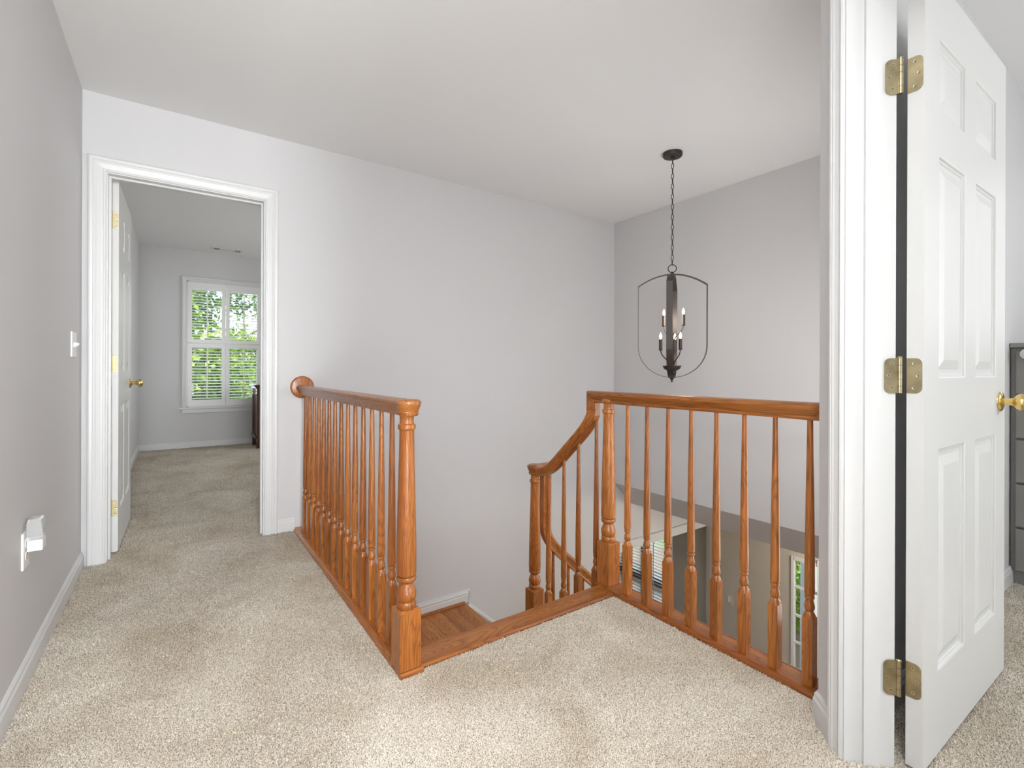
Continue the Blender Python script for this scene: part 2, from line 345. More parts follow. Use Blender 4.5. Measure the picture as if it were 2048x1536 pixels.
# right room shell
m = M(); m.prism([(us(-.10, SR).x, us(-.10, SR).y), (us(-.10, SR).x, -3.1), (4.6, -3.1), (4.6, WY0), (SR/s2+WY0, WY0)], 'Z', CH, CH+.1)
struct('ceiling_right_room', m, CEIL, 'pale ceiling of the room past the right door', 'ceiling')
m = M(); m.box(4.5, 4.62, -3.1, WY0, 0, CH); m.box(pb.x+.115, 4.6, -3.22, -3.1, 0, CH); struct('wall_right_room', m, WALL, 'grey far walls of the right room', 'wall')
# lower level shell
SLY0, SLY1, SLZ0, SLZ1 = 2.085, 2.308, -2.55, -.84
LWY0, LWY1, LWZ0, LWZ1 = 3.80, 5.25, -2.15, -.62
m = M()
m.box(XF, XF+.14, WY1, 1.08, ZL, LCH); m.box(XF, XF+.14, 1.08, 2.02, -.70, LCH); m.box(XF, XF+.14, 2.02, SLY0, ZL, LCH); m.box(XF, XF+.14, SLY0, SLY1+.09, SLZ1, LCH); m.box(XF, XF+.14, SLY0, SLY1+.09, ZL, SLZ0); m.box(XF, XF+.012, SLY1, SLY1+.09, SLZ0, SLZ1)
m.box(XF, XF+.14, SLY1+.09, LWY0, ZL, LCH); m.box(XF, XF+.14, LWY1, 8.6, ZL, LCH); m.box(XF, XF+.14, LWY0, LWY1, ZL, LWZ0); m.box(XF, XF+.14, LWY0, LWY1, LWZ1, LCH)
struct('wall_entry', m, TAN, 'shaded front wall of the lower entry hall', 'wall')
m = M(); m.box(3.73, XF+.1, WY1, YA, LCH, LCH+.1); m.box(-.5, XF+.1, YA2, 8.6, LCH, LCH+.05); struct('ceiling_lower', m, CEIL, 'lower entry hall ceiling', 'ceiling')
m = M(); m.box(.2, XF, 8.5, 8.6, ZL, LCH); m.box(.1, .2, YA2, 8.6, ZL, LCH); struct('wall_lower_room', m, WALL, 'far walls of the lower front room', 'wall')

# ------------------------------------------------------------------ trim
BASEP = [(0, 0), (.013, 0), (.013, .060), (.009, .068), (.009, .076), (.004, .083), (0, .083)]
def base(name, a, b, nrm, z0, label, prof=BASEP):     # straight run from a to b, nrm = outward from wall
    a, b, nrm = Vector((*a, z0)), Vector((*b, z0)), Vector((*nrm, 0)); d = (b-a)
    mb = M(); q = len(prof)
    vs = [a+nrm*t+Vector((0, 0, h)) for t, h in prof]+[b+nrm*t+Vector((0, 0, h)) for t, h in prof]
    mb.add(vs, [(i, (i+1) % q, q+(i+1) % q, q+i) for i in range(q)]+[list(range(q))[::-1], list(range(q, 2*q))])
    return struct(name, mb, WHITE, label, 'baseboard')
base('baseboard_left', (XL, -4.9), (XL, YA-.016), (1, 0), 0, 'white baseboard along the left hall wall')
base('baseboard_back', (.505, YA), (SHX+.005, YA), (0, -1), 0, 'short white baseboard between door casing and left railing')
a = us(uP, SH); b2 = us(UJ+.056, SH)
base('baseboard_diagonal', (P0.x, P0.y), (b2.x, b2.y), (-s2, s2), 0, 'white baseboard on the angled wall corner')
base('baseboard_corner', (P0.x-.005, WY1), (1.612, WY1), (0, 1), 0, 'white baseboard return at the end of the right railing')
base('baseboard_right', (SR/s2+WY0+.01, WY0), (4.5, WY0), (0, -1), 0, 'white baseboard behind the open right door')
base('baseboard_bedroom', (BX, YF), (3.0, YF), (0, -1), 0, 'white baseboard under the shuttered bedroom window')
base('baseboard_bedroom_side', (BX, YA2), (BX, YF), (1, 0), 0, 'white baseboard along the bedroom side wall')

CASP = [(0, 0), (0, .007), (.004, .010), (.010, .010), (.013, .0075), (.020, .0085), (.038, .0125), (.046, .016), (.050, .016), (.052, .0145), (.054, .017), (.064, .018), (.070, .016), (.0735, .012), (.0735, 0)]
def casing(name, O, ex, nrm, x0, x1, z0, z1, label, mat=WHITE, k=1.0, prof=CASP):    # around an opening in plane (O, ex, z), nrm out of the wall
    mb = M(); O, ex, nrm = Vector(O), Vector(ex), Vector(nrm); q = len(prof); vs = []
    for (sx, x, z, top) in ((-1, x0, z0, 0), (-1, x0, z1, 1), (1, x1, z1, 1), (1, x1, z0, 0)):
        for w, t in prof:
            w *= k
            vs.append(O+ex*(x+sx*w)+Vector((0, 0, z+(w if top else 0)))+nrm*t)
    mb.add(vs, [(i*q+j, i*q+(j+1) % q, (i+1)*q+(j+1) % q, (i+1)*q+j) for i in range(3) for j in range(q)]+[list(range(q))[::-1], list(range(3*q, 4*q))])
    return struct(name, mb, mat, label, 'door casing')
casing('trim_1', (0, YA, 0), (1, 0, 0), (0, -1, 0), DX0-.006, DX1+.006, 0, DZ+.006, 'white moulded casing around the bedroom doorway')
casing('trim_2', (0, YA2, 0), (1, 0, 0), (0, 1, 0), DX0-.006, DX1+.006, 0, DZ+.006, 'white casing on the bedroom side of the doorway', k=.9)
o2 = us(0, SH)
casing('trim_3', (o2.x, o2.y, 0), (s2, s2, 0), (-s2, s2, 0), UO-.006, UJ+.006, 0, DZ+.006, 'white moulded casing around the angled doorway', k=.70)
# jambs with stops
def jamb(name, O, ex, en, x0, x1, d0, d1, z1, st0, st1, label):     # en = depth direction
    mb = M(); O, ex, en = Vector(O), Vector(ex), Vector(en)
    def bx(a0, a1, b0, b1, c0, c1):
        vs = [O+ex*a+en*b+Vector((0, 0, c)) for c in (c0, c1) for a, b in ((a0, b0), (a1, b0), (a1, b1), (a0, b1))]
        mb.add(vs, [(0, 3, 2, 1), (4, 5, 6, 7), (0, 1, 5, 4), (1, 2, 6, 5), (2, 3, 7, 6), (3, 0, 4, 7)])
    bx(x0-.012, x0, d0, d1, 0, z1+.012); bx(x1, x1+.012, d0, d1, 0, z1+.012); bx(x0, x1, d0, d1, z1, z1+.012)
    bx(x0, x0+.010, st0, st1, 0, z1); bx(x1-.010, x1, st0, st1, 0, z1); bx(x0+.01, x1-.01, st0, st1, z1-.010, z1)
    return struct(name, mb, WHITE, label, 'door jamb')
jamb('trim_4', (0, 0, 0), (1, 0, 0), (0, 1, 0), DX0, DX1, YA-.001, YA2+.001, DZ, YA+.04, YA2-.040, 'white jamb and stop inside the bedroom doorway')
jamb('trim_5', (0, 0, 0), (s2, s2, 0), (s2, -s2, 0), UO, UJ, SH-.001, SR+.001, DZ, .674, .712, 'white jamb and stop inside the angled doorway')

# ------------------------------------------------------------------ six panel doors (local: x along width from hinge, y thickness 0..t away from seen face, z up)
def door(name, label, loc, ang, w, h, t, hinge_mat, seen, knobs=True):
    root = thing(name, label, 'door', loc, ang, kind='structure')
    st, mu = .108, .096; pw = (w-2*st-mu)/2
    xs = [0, st, st+pw, st+pw+mu, w-st, w]; zs = [0, .215, .800, .985, 1.572, 1.685, 1.880, h]
    holes = {(i, j) for i in (1, 3) for j in (1, 3, 5)}
    mb = M()
    for side in (0, 1):
        y = t*side
        for i in range(5):
            for j in range(7):
                a, b, c, d = xs[i], xs[i+1], zs[j], zs[j+1]
                if (i, j) not in holes: mb.add([(a, y, c), (b, y, c), (b, y, d), (a, y, d)], [(0, 1, 2, 3)])
                else:
                    dirn = 1 if side == 0 else -1; L = [(0, 0), (.004, .0015), (.0065, .006), (.011, .0065), (.0135, .0095)]
                    for (o0, d0), (o1, d1) in zip(L[:-1], L[1:]):
                        r0 = [(a+o0, c+o0), (b-o0, c+o0), (b-o0, d-o0), (a+o0, d-o0)]; r1 = [(a+o1, c+o1), (b-o1, c+o1), (b-o1, d-o1), (a+o1, d-o1)]
                        mb.add([(p[0], y+dirn*d0, p[1]) for p in r0]+[(p[0], y+dirn*d1, p[1]) for p in r1], [(k, (k+1) % 4, 4+(k+1) % 4, 4+k) for k in range(4)])
    for x in (0, w): mb.add([(x, 0, 0), (x, t, 0), (x, t, h), (x, 0, h)], [(0, 1, 2, 3)])
    for z in (0, h): mb.add([(0, 0, z), (w, 0, z), (w, t, z), (0, t, z)], [(0, 1, 2, 3)])
    me = mb.mesh('slab')
    bm = bmesh.new(); bm.from_mesh(me); bmesh.ops.remove_doubles(bm, verts=bm.verts[:], dist=1e-5); bmesh.ops.recalc_face_normals(bm, faces=bm.faces[:]); bm.to_mesh(me); bm.free()
    obj('slab', me, DOORX, root)
    for i in (1, 3):
        for j in (1, 3, 5):
            a, b, c, d = xs[i]+.0135, xs[i+1]-.0135, zs[j]+.0135, zs[j+1]-.0135; mb = M()
            for side in (0, 1):
                y = t*side; dirn = 1 if side == 0 else -1; L = [(0, .0095), (.010, .0095), (.034, .0025), (.036, .002)]
                for (o0, d0), (o1, d1) in zip(L[:-1], L[1:]):
                    r0 = [(a+o0, c+o0), (b-o0, c+o0), (b-o0, d-o0), (a+o0, d-o0)]; r1 = [(a+o1, c+o1), (b-o1, c+o1), (b-o1, d-o1), (a+o1, d-o1)]
                    mb.add([(p[0], y+dirn*d0, p[1]) for p in r0]+[(p[0], y+dirn*d1, p[1]) for p in r1], [(k, (k+1) % 4, 4+(k+1) % 4, 4+k) for k in range(4)])
                o1, d1 = L[-1]; mb.add([(a+o1, y+dirn*d1, c+o1), (b-o1, y+dirn*d1, c+o1), (b-o1, y+dirn*d1, d-o1), (a+o1, y+dirn*d1, d-o1)], [(0, 1, 2, 3)])
            obj('panel', mb, DOORZ, root)
    if knobs:
        kz = .905
        for side in (-1, 1):
            y0 = 0 if side < 0 else t
            prof = [(.004, -.005), (.033, -.004), (.033, .002), (.030, .006), (.020, .009), (.013, .011), (.0115, .014), (.0115, .030), (.014, .034), (.023, .040), (.0275, .048), (.0280, .054), (.025, .062), (.015, .068), (.002, .0695)]
            k = M(); k.lathe([(r, side*hh) for r, hh in prof[6:]], w-.062, y0, 20, 'Y', kz)
            ro = M(); ro.lathe([(r, side*hh) for r, hh in prof[:7]], w-.062, y0, 24, 'Y', kz)
            ko = T(obj('door_knob', k, BRASS, root), 'polished brass door knob'); obj('knob_rosette', ro, BRASS, ko)
    return root
def rounded_leaf(wd, ht, th, r=.014):   # leaf in x 0..wd, z centred, y thickness th ; outer corners rounded
    pts = [(0, -ht/2)]+[(wd-r+r*math.sin(a), -ht/2+r-r*math.cos(a)) for a in np.linspace(0, PI/2, 6)]+[(wd-r+r*math.cos(a), ht/2-r+r*math.sin(a)) for a in np.linspace(0, PI/2, 6)]+[(0, ht/2)]
    return M().prism(pts, 'Y', 0, th)
def hinge(parent, barrel, dir_jamb, dir_door, z, mat, wd=.030, nj=None, nd=None, door_shift=(0, 0)):
    """barrel: 2D position, dir_*: direction of each leaf away from barrel, n*: outward normal of each leaf"""
    h = .089
    root = obj('hinge', M().lathe([(.0055, -h/2), (.0055, h/2)], 0, 0, 12), mat, parent, (barrel[0], barrel[1], z)); T(root, 'brass butt hinge')
    obj('pin', M().lathe([(.003, h/2), (.0062, h/2), (.0065, h/2+.002), (.004, h/2+.005)], 0, 0, 12), mat, root)
    for kz in (-.0267, -.0089, .0089, .0267):
        obj('knuckle_gap', M().lathe([(.0057, kz-.0004), (.0057, kz+.0004)], 0, 0, 12), DARKSLOT, root)
    for dr, nr, sh in ((dir_jamb, nj, (0, 0)), (dir_door, nd, door_shift)):
        if dr is None: continue
        dr = Vector((dr[0], dr[1], 0)).normalized(); nr = Vector((nr[0], nr[1], 0)).normalized()
        def tf(me):
            mt = Matrix(((dr.x, nr.x, 0, sh[0]), (dr.y, nr.y, 0, sh[1]), (0, 0, 1, 0), (0, 0, 0, 1)))
            me.transform(mt); me.update()
            bm = bmesh.new(); bm.from_mesh(me); bmesh.ops.recalc_face_normals(bm, faces=bm.faces[:]); bm.to_mesh(me); bm.free(); return me
        off = -.0015
        lf = rounded_leaf(wd, h, .002).mesh('leaf'); lf.transform(Matrix.Translation((.003, off, 0)))
        obj('leaf', tf(lf), mat, root)
        for (sx, sz) in ((.018, .031), (.026, 0), (.018, -.031)):
            sc = M(); sc.lathe([(.0042, 0), (.0040, .0008), (.0015, .0003)], sx, off+.002, 10, 'Y', sz); obj('screw', tf(sc.mesh('screw')), SCREW, root)
            sl = M(); sl.box(sx-.0022, sx+.0022, off+.0022, off+.0029, sz-.0004, sz+.0004); sl.box(sx-.0004, sx+.0004, off+.0022, off+.0029, sz-.0022, sz+.0022); obj('screw_slot', tf(sl.mesh('slot')), DARKSLOT, root)
    return root
# left bedroom door: hinge edge faces the hall, slab runs along +Y
ang1 = math.atan2(4.105-3.392, -.255+.264)
d1 = door('door_1', 'white six panel door standing open into the bedroom', (-.264, 3.392, .016), ang1, .715, 2.018, .035, HINGEL, 0)
def hinges_local(root, pts, mat, w2d):   # attach hinges in world axes by compensating the root transform
    pass
dR = math.radians(-1.15)
d2 = door('door_2', 'white six panel door with brass knob standing open at the right edge', (1.531, .400, .012), dR, .762, 2.03, .035, HINGE, 0)
bpy.context.view_layer.update()
def world_child(o, root): o.matrix_parent_inverse = root.matrix_world.inverted()
bz2 = us(UJ-.004, SR+.008)
for z in (.232, 1.004, 1.768):
    hg = hinge(d2, (bz2.x, bz2.y), (-s2, s2), (0, -1), z, HINGE, nj=(-s2, -s2), nd=(-1, 0), door_shift=(1.5305-bz2.x, .4375-bz2.y), wd=.0315)
    world_child(hg, d2)
for z in (.255, 1.040, 1.825):
    hg = hinge(d1, (-.2965, 3.392), None, (1, 0), z, HINGEL, wd=.028, nd=(0, -1)); world_child(hg, d1)

# ------------------------------------------------------------------ bedroom window with plantation shutters
win = thing('window_1', 'tall bedroom window with white louvred plantation shutters', 'window', (0, 0, 0), kind='structure')
mb = M(); O = Vector((0, YF, 0)); q = len(CASP); vs = []
for (sx, x, z, top) in ((-1, WX0, WZ0, 0), (-1, WX0, WZ1, 1), (1, WX1, WZ1, 1), (1, WX1, WZ0, 0)):
    for w, t in CASP: vs.append((x+sx*w*.75, YF-t*1.2, z+(w*.75 if top else 0)))
mb.add(vs, [(i*q+j, i*q+(j+1) % q, (i+1)*q+(j+1) % q, (i+1)*q+j) for i in range(3) for j in range(q)]+[list(range(q))[::-1], list(range(3*q, 4*q))])
obj('casing', mb, WHITE, win)
obj('sill', M().box(WX0-.085, WX1+.085, YF-.045, YF+.06, WZ0-.022, WZ0, .006), WHITE, win)
obj('apron', M().box(WX0-.05, WX1+.05, YF-.016, YF, WZ0-.075, WZ0-.022, .004), WHITE, win)
jf = M(); jf.box(WX0-.004, WX0+.012, YF, YF+.14, WZ0, WZ1); jf.box(WX1-.012, WX1+.004, YF, YF+.14, WZ0, WZ1); jf.box(WX0, WX1, YF, YF+.14, WZ1-.012, WZ1+.004); jf.box(WX0, WX1, YF, YF+.14, WZ0-.004, WZ0+.012)
obj('frame', jf, WHITE, win)
for k in range(2):
    x0 = WX0+.012; x1 = WX1-.012; zm = (WZ0+WZ1)/2; z0, z1 = (WZ0+.012, zm) if k == 0 else (zm, WZ1-.012); y = YF+.10-.02*k
    sf = M(); sf.box(x0, x0+.04, y-.015, y+.015, z0, z1); sf.box(x1-.04, x1, y-.015, y+.015, z0, z1); sf.box(x0, x1, y-.015, y+.015, z0, z0+.04); sf.box(x0, x1, y-.015, y+.015, z1-.04, z1)
    so = obj('sash', sf, WHITE, win); obj('pane', M().box(x0+.04, x1-.04, y-.002, y+.002, z0+.04, z1-.04), GLASS, so)
louv = None
xm = (WX0+WX1)/2
for (a, b) in ((WX0+.012, xm-.002), (xm+.002, WX1-.012)):
    for (c, d) in ((WZ0+.012, 1.345), (1.349, WZ1-.012)):
        y0, y1 = YF-.004, YF+.020
        sp = M(); sw, rb, rt = .042, .078, .075 if d < 2 else .095
        if c > 1.2: rb = .048
        else: rt = .048
        sp.box(a, a+sw, y0, y1, c, d); sp.box(b-sw, b, y0, y1, c, d); sp.box(a+sw, b-sw, y0, y1, c, c+rb); sp.box(a+sw, b-sw, y0, y1, d-rt, d)
        so = obj('shutter_panel', sp, SHUT, win)
        n = 18; za, zb = c+rb, d-rt; pit = (zb-za)/n
        if louv is None:
            el = [(.0225*math.cos(t), .0032*math.sin(t)) for t in np.linspace(0, 2*PI, 12, endpoint=False)]
            ca, sa = math.cos(math.radians(15)), math.sin(math.radians(15)); el = [(p*ca-q_*sa, p*sa+q_*ca) for p, q_ in el]
            louv = M().prism(el, 'X', 0, b-a-2*sw).mesh('louver')
        for i in range(n):
            o = obj('louver', louv, SHUT, so, (a+sw, (y0+y1)/2, za+pit*(i+.5)))
        obj('tilt_rod', M().box((a+b)/2-.006, (a+b)/2+.006, y0-.022, y0-.012, za+.02, zb-.01), SHUT, so)
# vent on the bedroom ceiling
v = thing('ceiling_vent', 'white slotted air vent on the bedroom ceiling', 'vent', (.52, 7.10, BCH))
obj('frame', M().box(-.17, .17, -.065, .065, -.008, 0, .003), WHITE, v)
for kx in (-.115, .115):
    obj('opening', M().box(kx-.035, kx+.035, -.045, .045, -.0095, -.008), VENTD, v)
    for i in range(4): obj('slat', M().box(kx-.03+i*.02-.004, kx-.03+i*.02+.004, -.045, .045, -.012, -.009), WHITE, v)

# ------------------------------------------------------------------ dresser in bedroom
dz = .815
dr = thing('dresser', 'dark cherry wood dresser standing by the bedroom window', 'dresser', (.83, 6.86, 0))
obj('body', M().box(.02, 1.25, .02, .45, .13, dz-.05), CHERRY, dr)
obj('corner_post', M().box(0, .06, 0, .06, 0, dz-.05, .004), CHERRY, dr); obj('corner_post', M().box(0, .06, .42, .48, 0, dz-.05, .004), CHERRY, dr)
obj('corner_post', M().box(1.21, 1.27, 0, .06, 0, dz-.05, .004), CHERRY, dr); obj('corner_post', M().box(1.21, 1.27, .42, .48, 0, dz-.05, .004), CHERRY, dr)
tp = M(); tp.box(-.035, 1.305, -.035, .495, dz-.018, dz, .005); tp.box(-.022, 1.292, -.022, .49, dz-.034, dz-.018, .005); tp.box(-.010, 1.28, -.010, .485, dz-.05, dz-.034)
obj('top', tp, CHERRY, dr); obj('base_moulding', M().box(-.012, 1.28, .03, .47, .125, .165, .006), CHERRY, dr)
for r_ in range(3):
    for c_ in range(2):
        dw = obj('drawer', M().box(.075+c_*.565, .62+c_*.565, -.004, .03, .18+r_*.195, .36+r_*.195, .005), CHERRY, dr)
        obj('handle', M().lathe([(.006, 0), (.006, -.014), (.014, -.018), (.012, -.026), (.002, -.028)], .345+c_*.565, -.004, 12, 'Y', .27+r_*.195), HINGE, dw)

# ------------------------------------------------------------------ staircase
st = thing('staircase', 'oak staircase descending from the landing and turning right along the wall', 'staircase')
PZ = -.79; NT = .022
X0s, X1s = .672, 1.70
ns = M(); ns.sweep([(-.0, 0)], [(0, 0, 0), (1, 0, 0)], (0, 1, 0)) if False else None
nos = [(NY0, -.005), (NY0, .006), (NY0+.006, .012), (NY0+.014, .014), (1.602, .020), (1.609, .014), (1.611, .006), (1.609, -.002), (1.600, -.008), (NY0+.02, -.008)]
obj('landing_nosing', M().prism(nos, 'X', X0s-.005, 1.612), OAKX, st)
obj('landing_nosing', M().prism([(1.612, 1.632), (1.612, NY0-.03), (1.705, NY0-.03), (1.705, 1.632)], 'Z', -.008, .0195), OAKX, st)
rz = PZ/4
yb = 1.60
for k in range(4):
    obj('riser', M().box(X0s-.03, X1s-.05, yb-.012+k*.2, yb+k*.2, rz*(k+1), rz*k-.02), WHITE, st)
    if k < 3: obj('tread', M().box(X0s-.03, X1s-.03, yb-.012+k*.2, yb+.222+k*.2, rz*(k+1)-.024, rz*(k+1), .006), OAKX, st)
py0 = yb+.6-.02
xe = X0s-.06; pw = .0; nP = 11; wP = (1.835-xe)/nP
for k in range(nP):
    obj('plank', M().box(xe+k*wP+.0006, xe+(k+1)*wP-.0006, py0, YA-.001, PZ-.02, PZ+rng.uniform(-.0006, .0006), .0012), PLANK, st)
obj('platform_core', M().box(xe, 1.80, py0, YA, PZ-.24, PZ-.02), WHITE, st)
gz, gx = .196, .2225
for k in range(7):
    xx = 1.80+k*gx
    obj('riser', M().box(xx, xx+.012, 2.163-.02, YA-.02, PZ-gz*(k+1), PZ-gz*k-.02), WHITE, st)
    obj('tread', M().box(xx, xx+gx+.025, 2.163-.05, YA-.02, PZ-gz*(k+1)-.024, PZ-gz*(k+1), .006), OAKY, st)
obj('shoe_moulding', M().prism([(YA-.013, PZ), (YA-.031, PZ), (YA-.030, PZ+.008), (YA-.022, PZ+.017), (YA-.013, PZ+.019)], 'X', xe, 1.825), OAKX, st)
# stair base board and raking skirt on the back wall
mb = M(); z0 = PZ+.004
BP2 = [(0, 0), (.013, 0), (.013, .052), (.010, .056), (.010, .060), (.016, .066), (.016, .074), (.011, .078), (.008, .092), (0, .094)]
vs = [(x, YA-t, z0+h) for x in (xe, 1.873) for t, h in BP2]; q = len(BP2)
mb.add(vs, [(i, (i+1) % q, q+(i+1) % q, q+i) for i in range(q)]+[list(range(q))[::-1], list(range(q, 2*q))])
mb.box(1.858, 1.873, YA-.013, YA, PZ-.10, PZ+.004); mb.box(1.866, 1.876, YA-.016, YA, PZ-.06, PZ+.096)
obj('stair_baseboard', mb, WHITE, st)
sl = -gz/gx
mb = M(); xa, za, xb2 = 1.876, PZ-.012, 3.5; zb = za+sl*(xb2-xa)
mb.add([(x, YA-t, z) for t in (0, .013) for x, z in ((1.84, za-.42), (1.84, za-.01), (xa, za-.01), (xb2, zb-.01), (xb2, zb-.42))], [(0, 1, 2, 3, 4), (9, 8, 7, 6, 5)]+[(i, (i+1) % 5, 5+(i+1) % 5, 5+i) for i in range(5)])
mb.sweep([(0, -.028), (0.016, -.028), (.019, -.018), (.013, -.010), (.010, 0), (0, .002)], [(xa-.004, YA, za+.004), (xb2, YA, zb+.004)], (0, -1, 0))
obj('skirt_board', mb, WHITE, st)
# fascia under the landing edge, stairwell sides
mb = M(); mb.box(SHX+.02, X0s-.03, NY0+.02, YA, -.80, -.004); mb.box(X0s-.04, 1.70, NY0+.02, 1.59, -.26, -.02); mb.box(1.66, 1.70, WY1, 1.60, -.26, -.004)
struct('trim_6', mb, WALL, 'painted stairwell edge below the landing railings', 'trim')

# ------------------------------------------------------------------ railings
RAILP = [(-.018, -.028), (.018, -.028), (.0195, -.020), (.0175, -.0165), (.020, -.012), (.0235, -.004), (.0285, .006), (.0300, .013), (.0285, .0195), (.021, .0255), (.010, .028), (0, .0285), (-.010, .028), (-.021, .0255), (-.0285, .0195), (-.0300, .013), (-.0285, .006), (-.0235, -.004), (-.020, -.012), (-.0175, -.0165), (-.0195, -.020)]
RZ = .887
def square_to_round(zb, zt, side, rprof, name, seg=24):
    """square block zb..zt with a chamfered shoulder, lathe profile above"""
    mb = M(); h = side/2
    mb.box(-h, h, -h, h, zb, zt, .0015)
    return mb
def baluster_mesh(top, h0=0.0):
    mb = M(); hs = .016; zt = .232
    mb.box(-hs, hs, -hs, hs, 0, zt)
    # octagonal shoulder from square to round
    r = .0118; n = 16; v = []
    def sq(a):
        c, s_ = math.cos(a), math.sin(a); k = hs/max(abs(c), abs(s_)); return (k*c, k*s_)
    loops = [[(*sq(2*PI*(k+.5)/n), zt-(.010 if (k % 4 in (1, 2)) else .0)*0) for k in range(n)]]
    for rr, zz in ((.0165, zt+.009), (.0125, zt+.017), (.0105, zt+.020)): loops.append([(rr*math.cos(2*PI*(k+.5)/n), rr*math.sin(2*PI*(k+.5)/n), zz) for k in range(n)])
    vs = [p for L in loops for p in L]
    mb.add(vs, [(i*n+k, i*n+(k+1) % n, (i+1)*n+(k+1) % n, (i+1)*n+k) for i in range(3) for k in range(n)], True)
    prof = [(.0105, zt+.020), (.0135, zt+.024), (.0152, zt+.031), (.0146, zt+.039), (.0120, zt+.050), (.0108, zt+.056), (.0108, zt+.058), (.0138, zt+.060), (.0146, zt+.064), (.0138, zt+.068), (.0112, zt+.0695), (.0112, zt+.071), (.0146, zt+.074), (.0150, zt+.085), (.0140, .45), (.0118, .62), (.0095, .76), (.0082, top)]
    mb.lathe(prof, 0, 0, 16)
    return mb.mesh('baluster')
NEWP = [(.024, .203), (.0315, .206), (.0335, .214), (.0325, .2235), (.0290, .2275), (.0265, .2285), (.0265, .2300), (.0300, .2315), (.0322, .236), (.0338, .244), (.0334, .255), (.0300, .267), (.0245, .278), (.0222, .285), (.0222, .288), (.0290, .291), (.0330, .297), (.0335, .303), (.0315, .3095), (.0255, .3105), (.0255, .3135), (.0325, .3150), (.0338, .325), (.0330, .42), (.0300, .56), (.0265, .70), (.0245, .797), (.0252, .800), (.0295, .804), (.0305, .811), (.0295, .818), (.0245, .822), (.0237, .826), (.0237, .846), (.0260, .850), (.0300, .853), (.0330, .858), (.0325, .862), (.0290, .866), (.0290, .870)]
def newel(parent, x, y, z0, zfloor):
    mb = M(); mb.lathe(NEWP, 0, 0, 28)
    o = obj('newel_post', mb, OAKZ, parent, (x, y, z0)); T(o, 'turned oak newel post')
    b = M(); h = .0375; zb = zfloor-z0
    b.box(-h, h, -h, h, zb, .200, .002)
    b.add([(-h, -h, .1995), (h, -h, .1995), (h, h, .1995), (-h, h, .1995), (-.027, -.027, .2045), (.027, -.027, .2045), (.027, .027, .2045), (-.027, .027, .2045)], [(0, 1, 5, 4), (1, 2, 6, 5), (2, 3, 7, 6), (3, 0, 4, 7), (4, 5, 6, 7)])
    obj('base_block', b, OAKZ, o)
    return o
BM = baluster_mesh(.868)
SHOE = [(-.045, 0), (.045, 0), (.045, .014), (.040, .0195), (-.028, .0195), (-.035, .017), (-.041, .010), (-.045, .008)]
# left railing
XR1, YN1 = .643, 1.537
r1 = thing('left_railing', 'oak railing with turned spindles running from round wall rosette to end newel', 'railing', (0, 0, 0))
obj('shoe_rail', M().prism([(XR1+a, b) for a, b in ((-.041, 0), (.045, 0), (.045, .014), (.040, .0195), (-.026, .0195), (-.033, .016), (-.041, .008))], 'Y', NY0+.031, YA), OAKY, r1)
obj('shoe_rail', M().prism([(NY0-.017, 0), (NY0+.03, 0), (NY0+.03, .0190), (NY0-.003, .0190), (NY0-.010, .016), (NY0-.017, .008)], 'X', SHX, X0s+.012), OAKX, r1)
obj('handrail', M().sweep(RAILP, [(XR1, YA-.018, RZ), (XR1, YN1, RZ)], (-1, 0, 0)), OAKY, r1)
capp = [(.030, -.028), (.034, -.022), (.0345, -.018), (.0325, -.015), (.034, -.010), (.037, -.002), (.0405, .008), (.0425, .015), (.041, .022), (.034, .027), (.018, .0285), (.001, .029)]
obj('end_cap', M().lathe(capp, XR1, YN1, 32, 'Z', RZ), OAKY, r1)
obj('wall_rosette', M().lathe([(.070, 0), (.070, -.010), (.066, -.016), (.060, -.018), (.001, -.018)], XR1+.008, YA, 36, 'Y', RZ+.015), OAKZ, r1)
newel(r1, XR1-.006, YN1, .012, .0195)
for k in range(14):
    obj('baluster', BM, OAKZ, r1, (XR1, 1.688+k*.1102, .0))
# right railing
XR2, YN2 = 1.665, 1.597
r2 = thing('right_railing', 'oak railing with eight turned spindles between corner newel and angled wall', 'railing', (0, 0, 0))
obj('shoe_rail', M().prism([(SRX, 0), (SRX+.09, 0), (SRX+.09, .012), (SRX+.086, .0195), (SRX+.012, .0195), (SRX+.005, .016), (SRX, .008)], 'Y', WY1+.012, NY0-.028), OAKY, r2)
obj('shoe_bead', M().prism([(SRX+.090, .002), (SRX+.104, .002), (SRX+.106, .010), (SRX+.100, .017), (SRX+.090, .019)], 'Y', WY1, 1.63), OAKY, r2)
obj('handrail', M().sweep(RAILP, [(XR2, WY1, RZ), (XR2, 1.698, RZ), (XR2, 1.698, .82)], (1, 0, 0)), OAKY, r2)
newel(r2, XR2, YN2, .012, .0195)
for k in range(8):
    obj('baluster', BM, OAKZ, r2, (1.6575, .7175+k*.1080, 0.0))
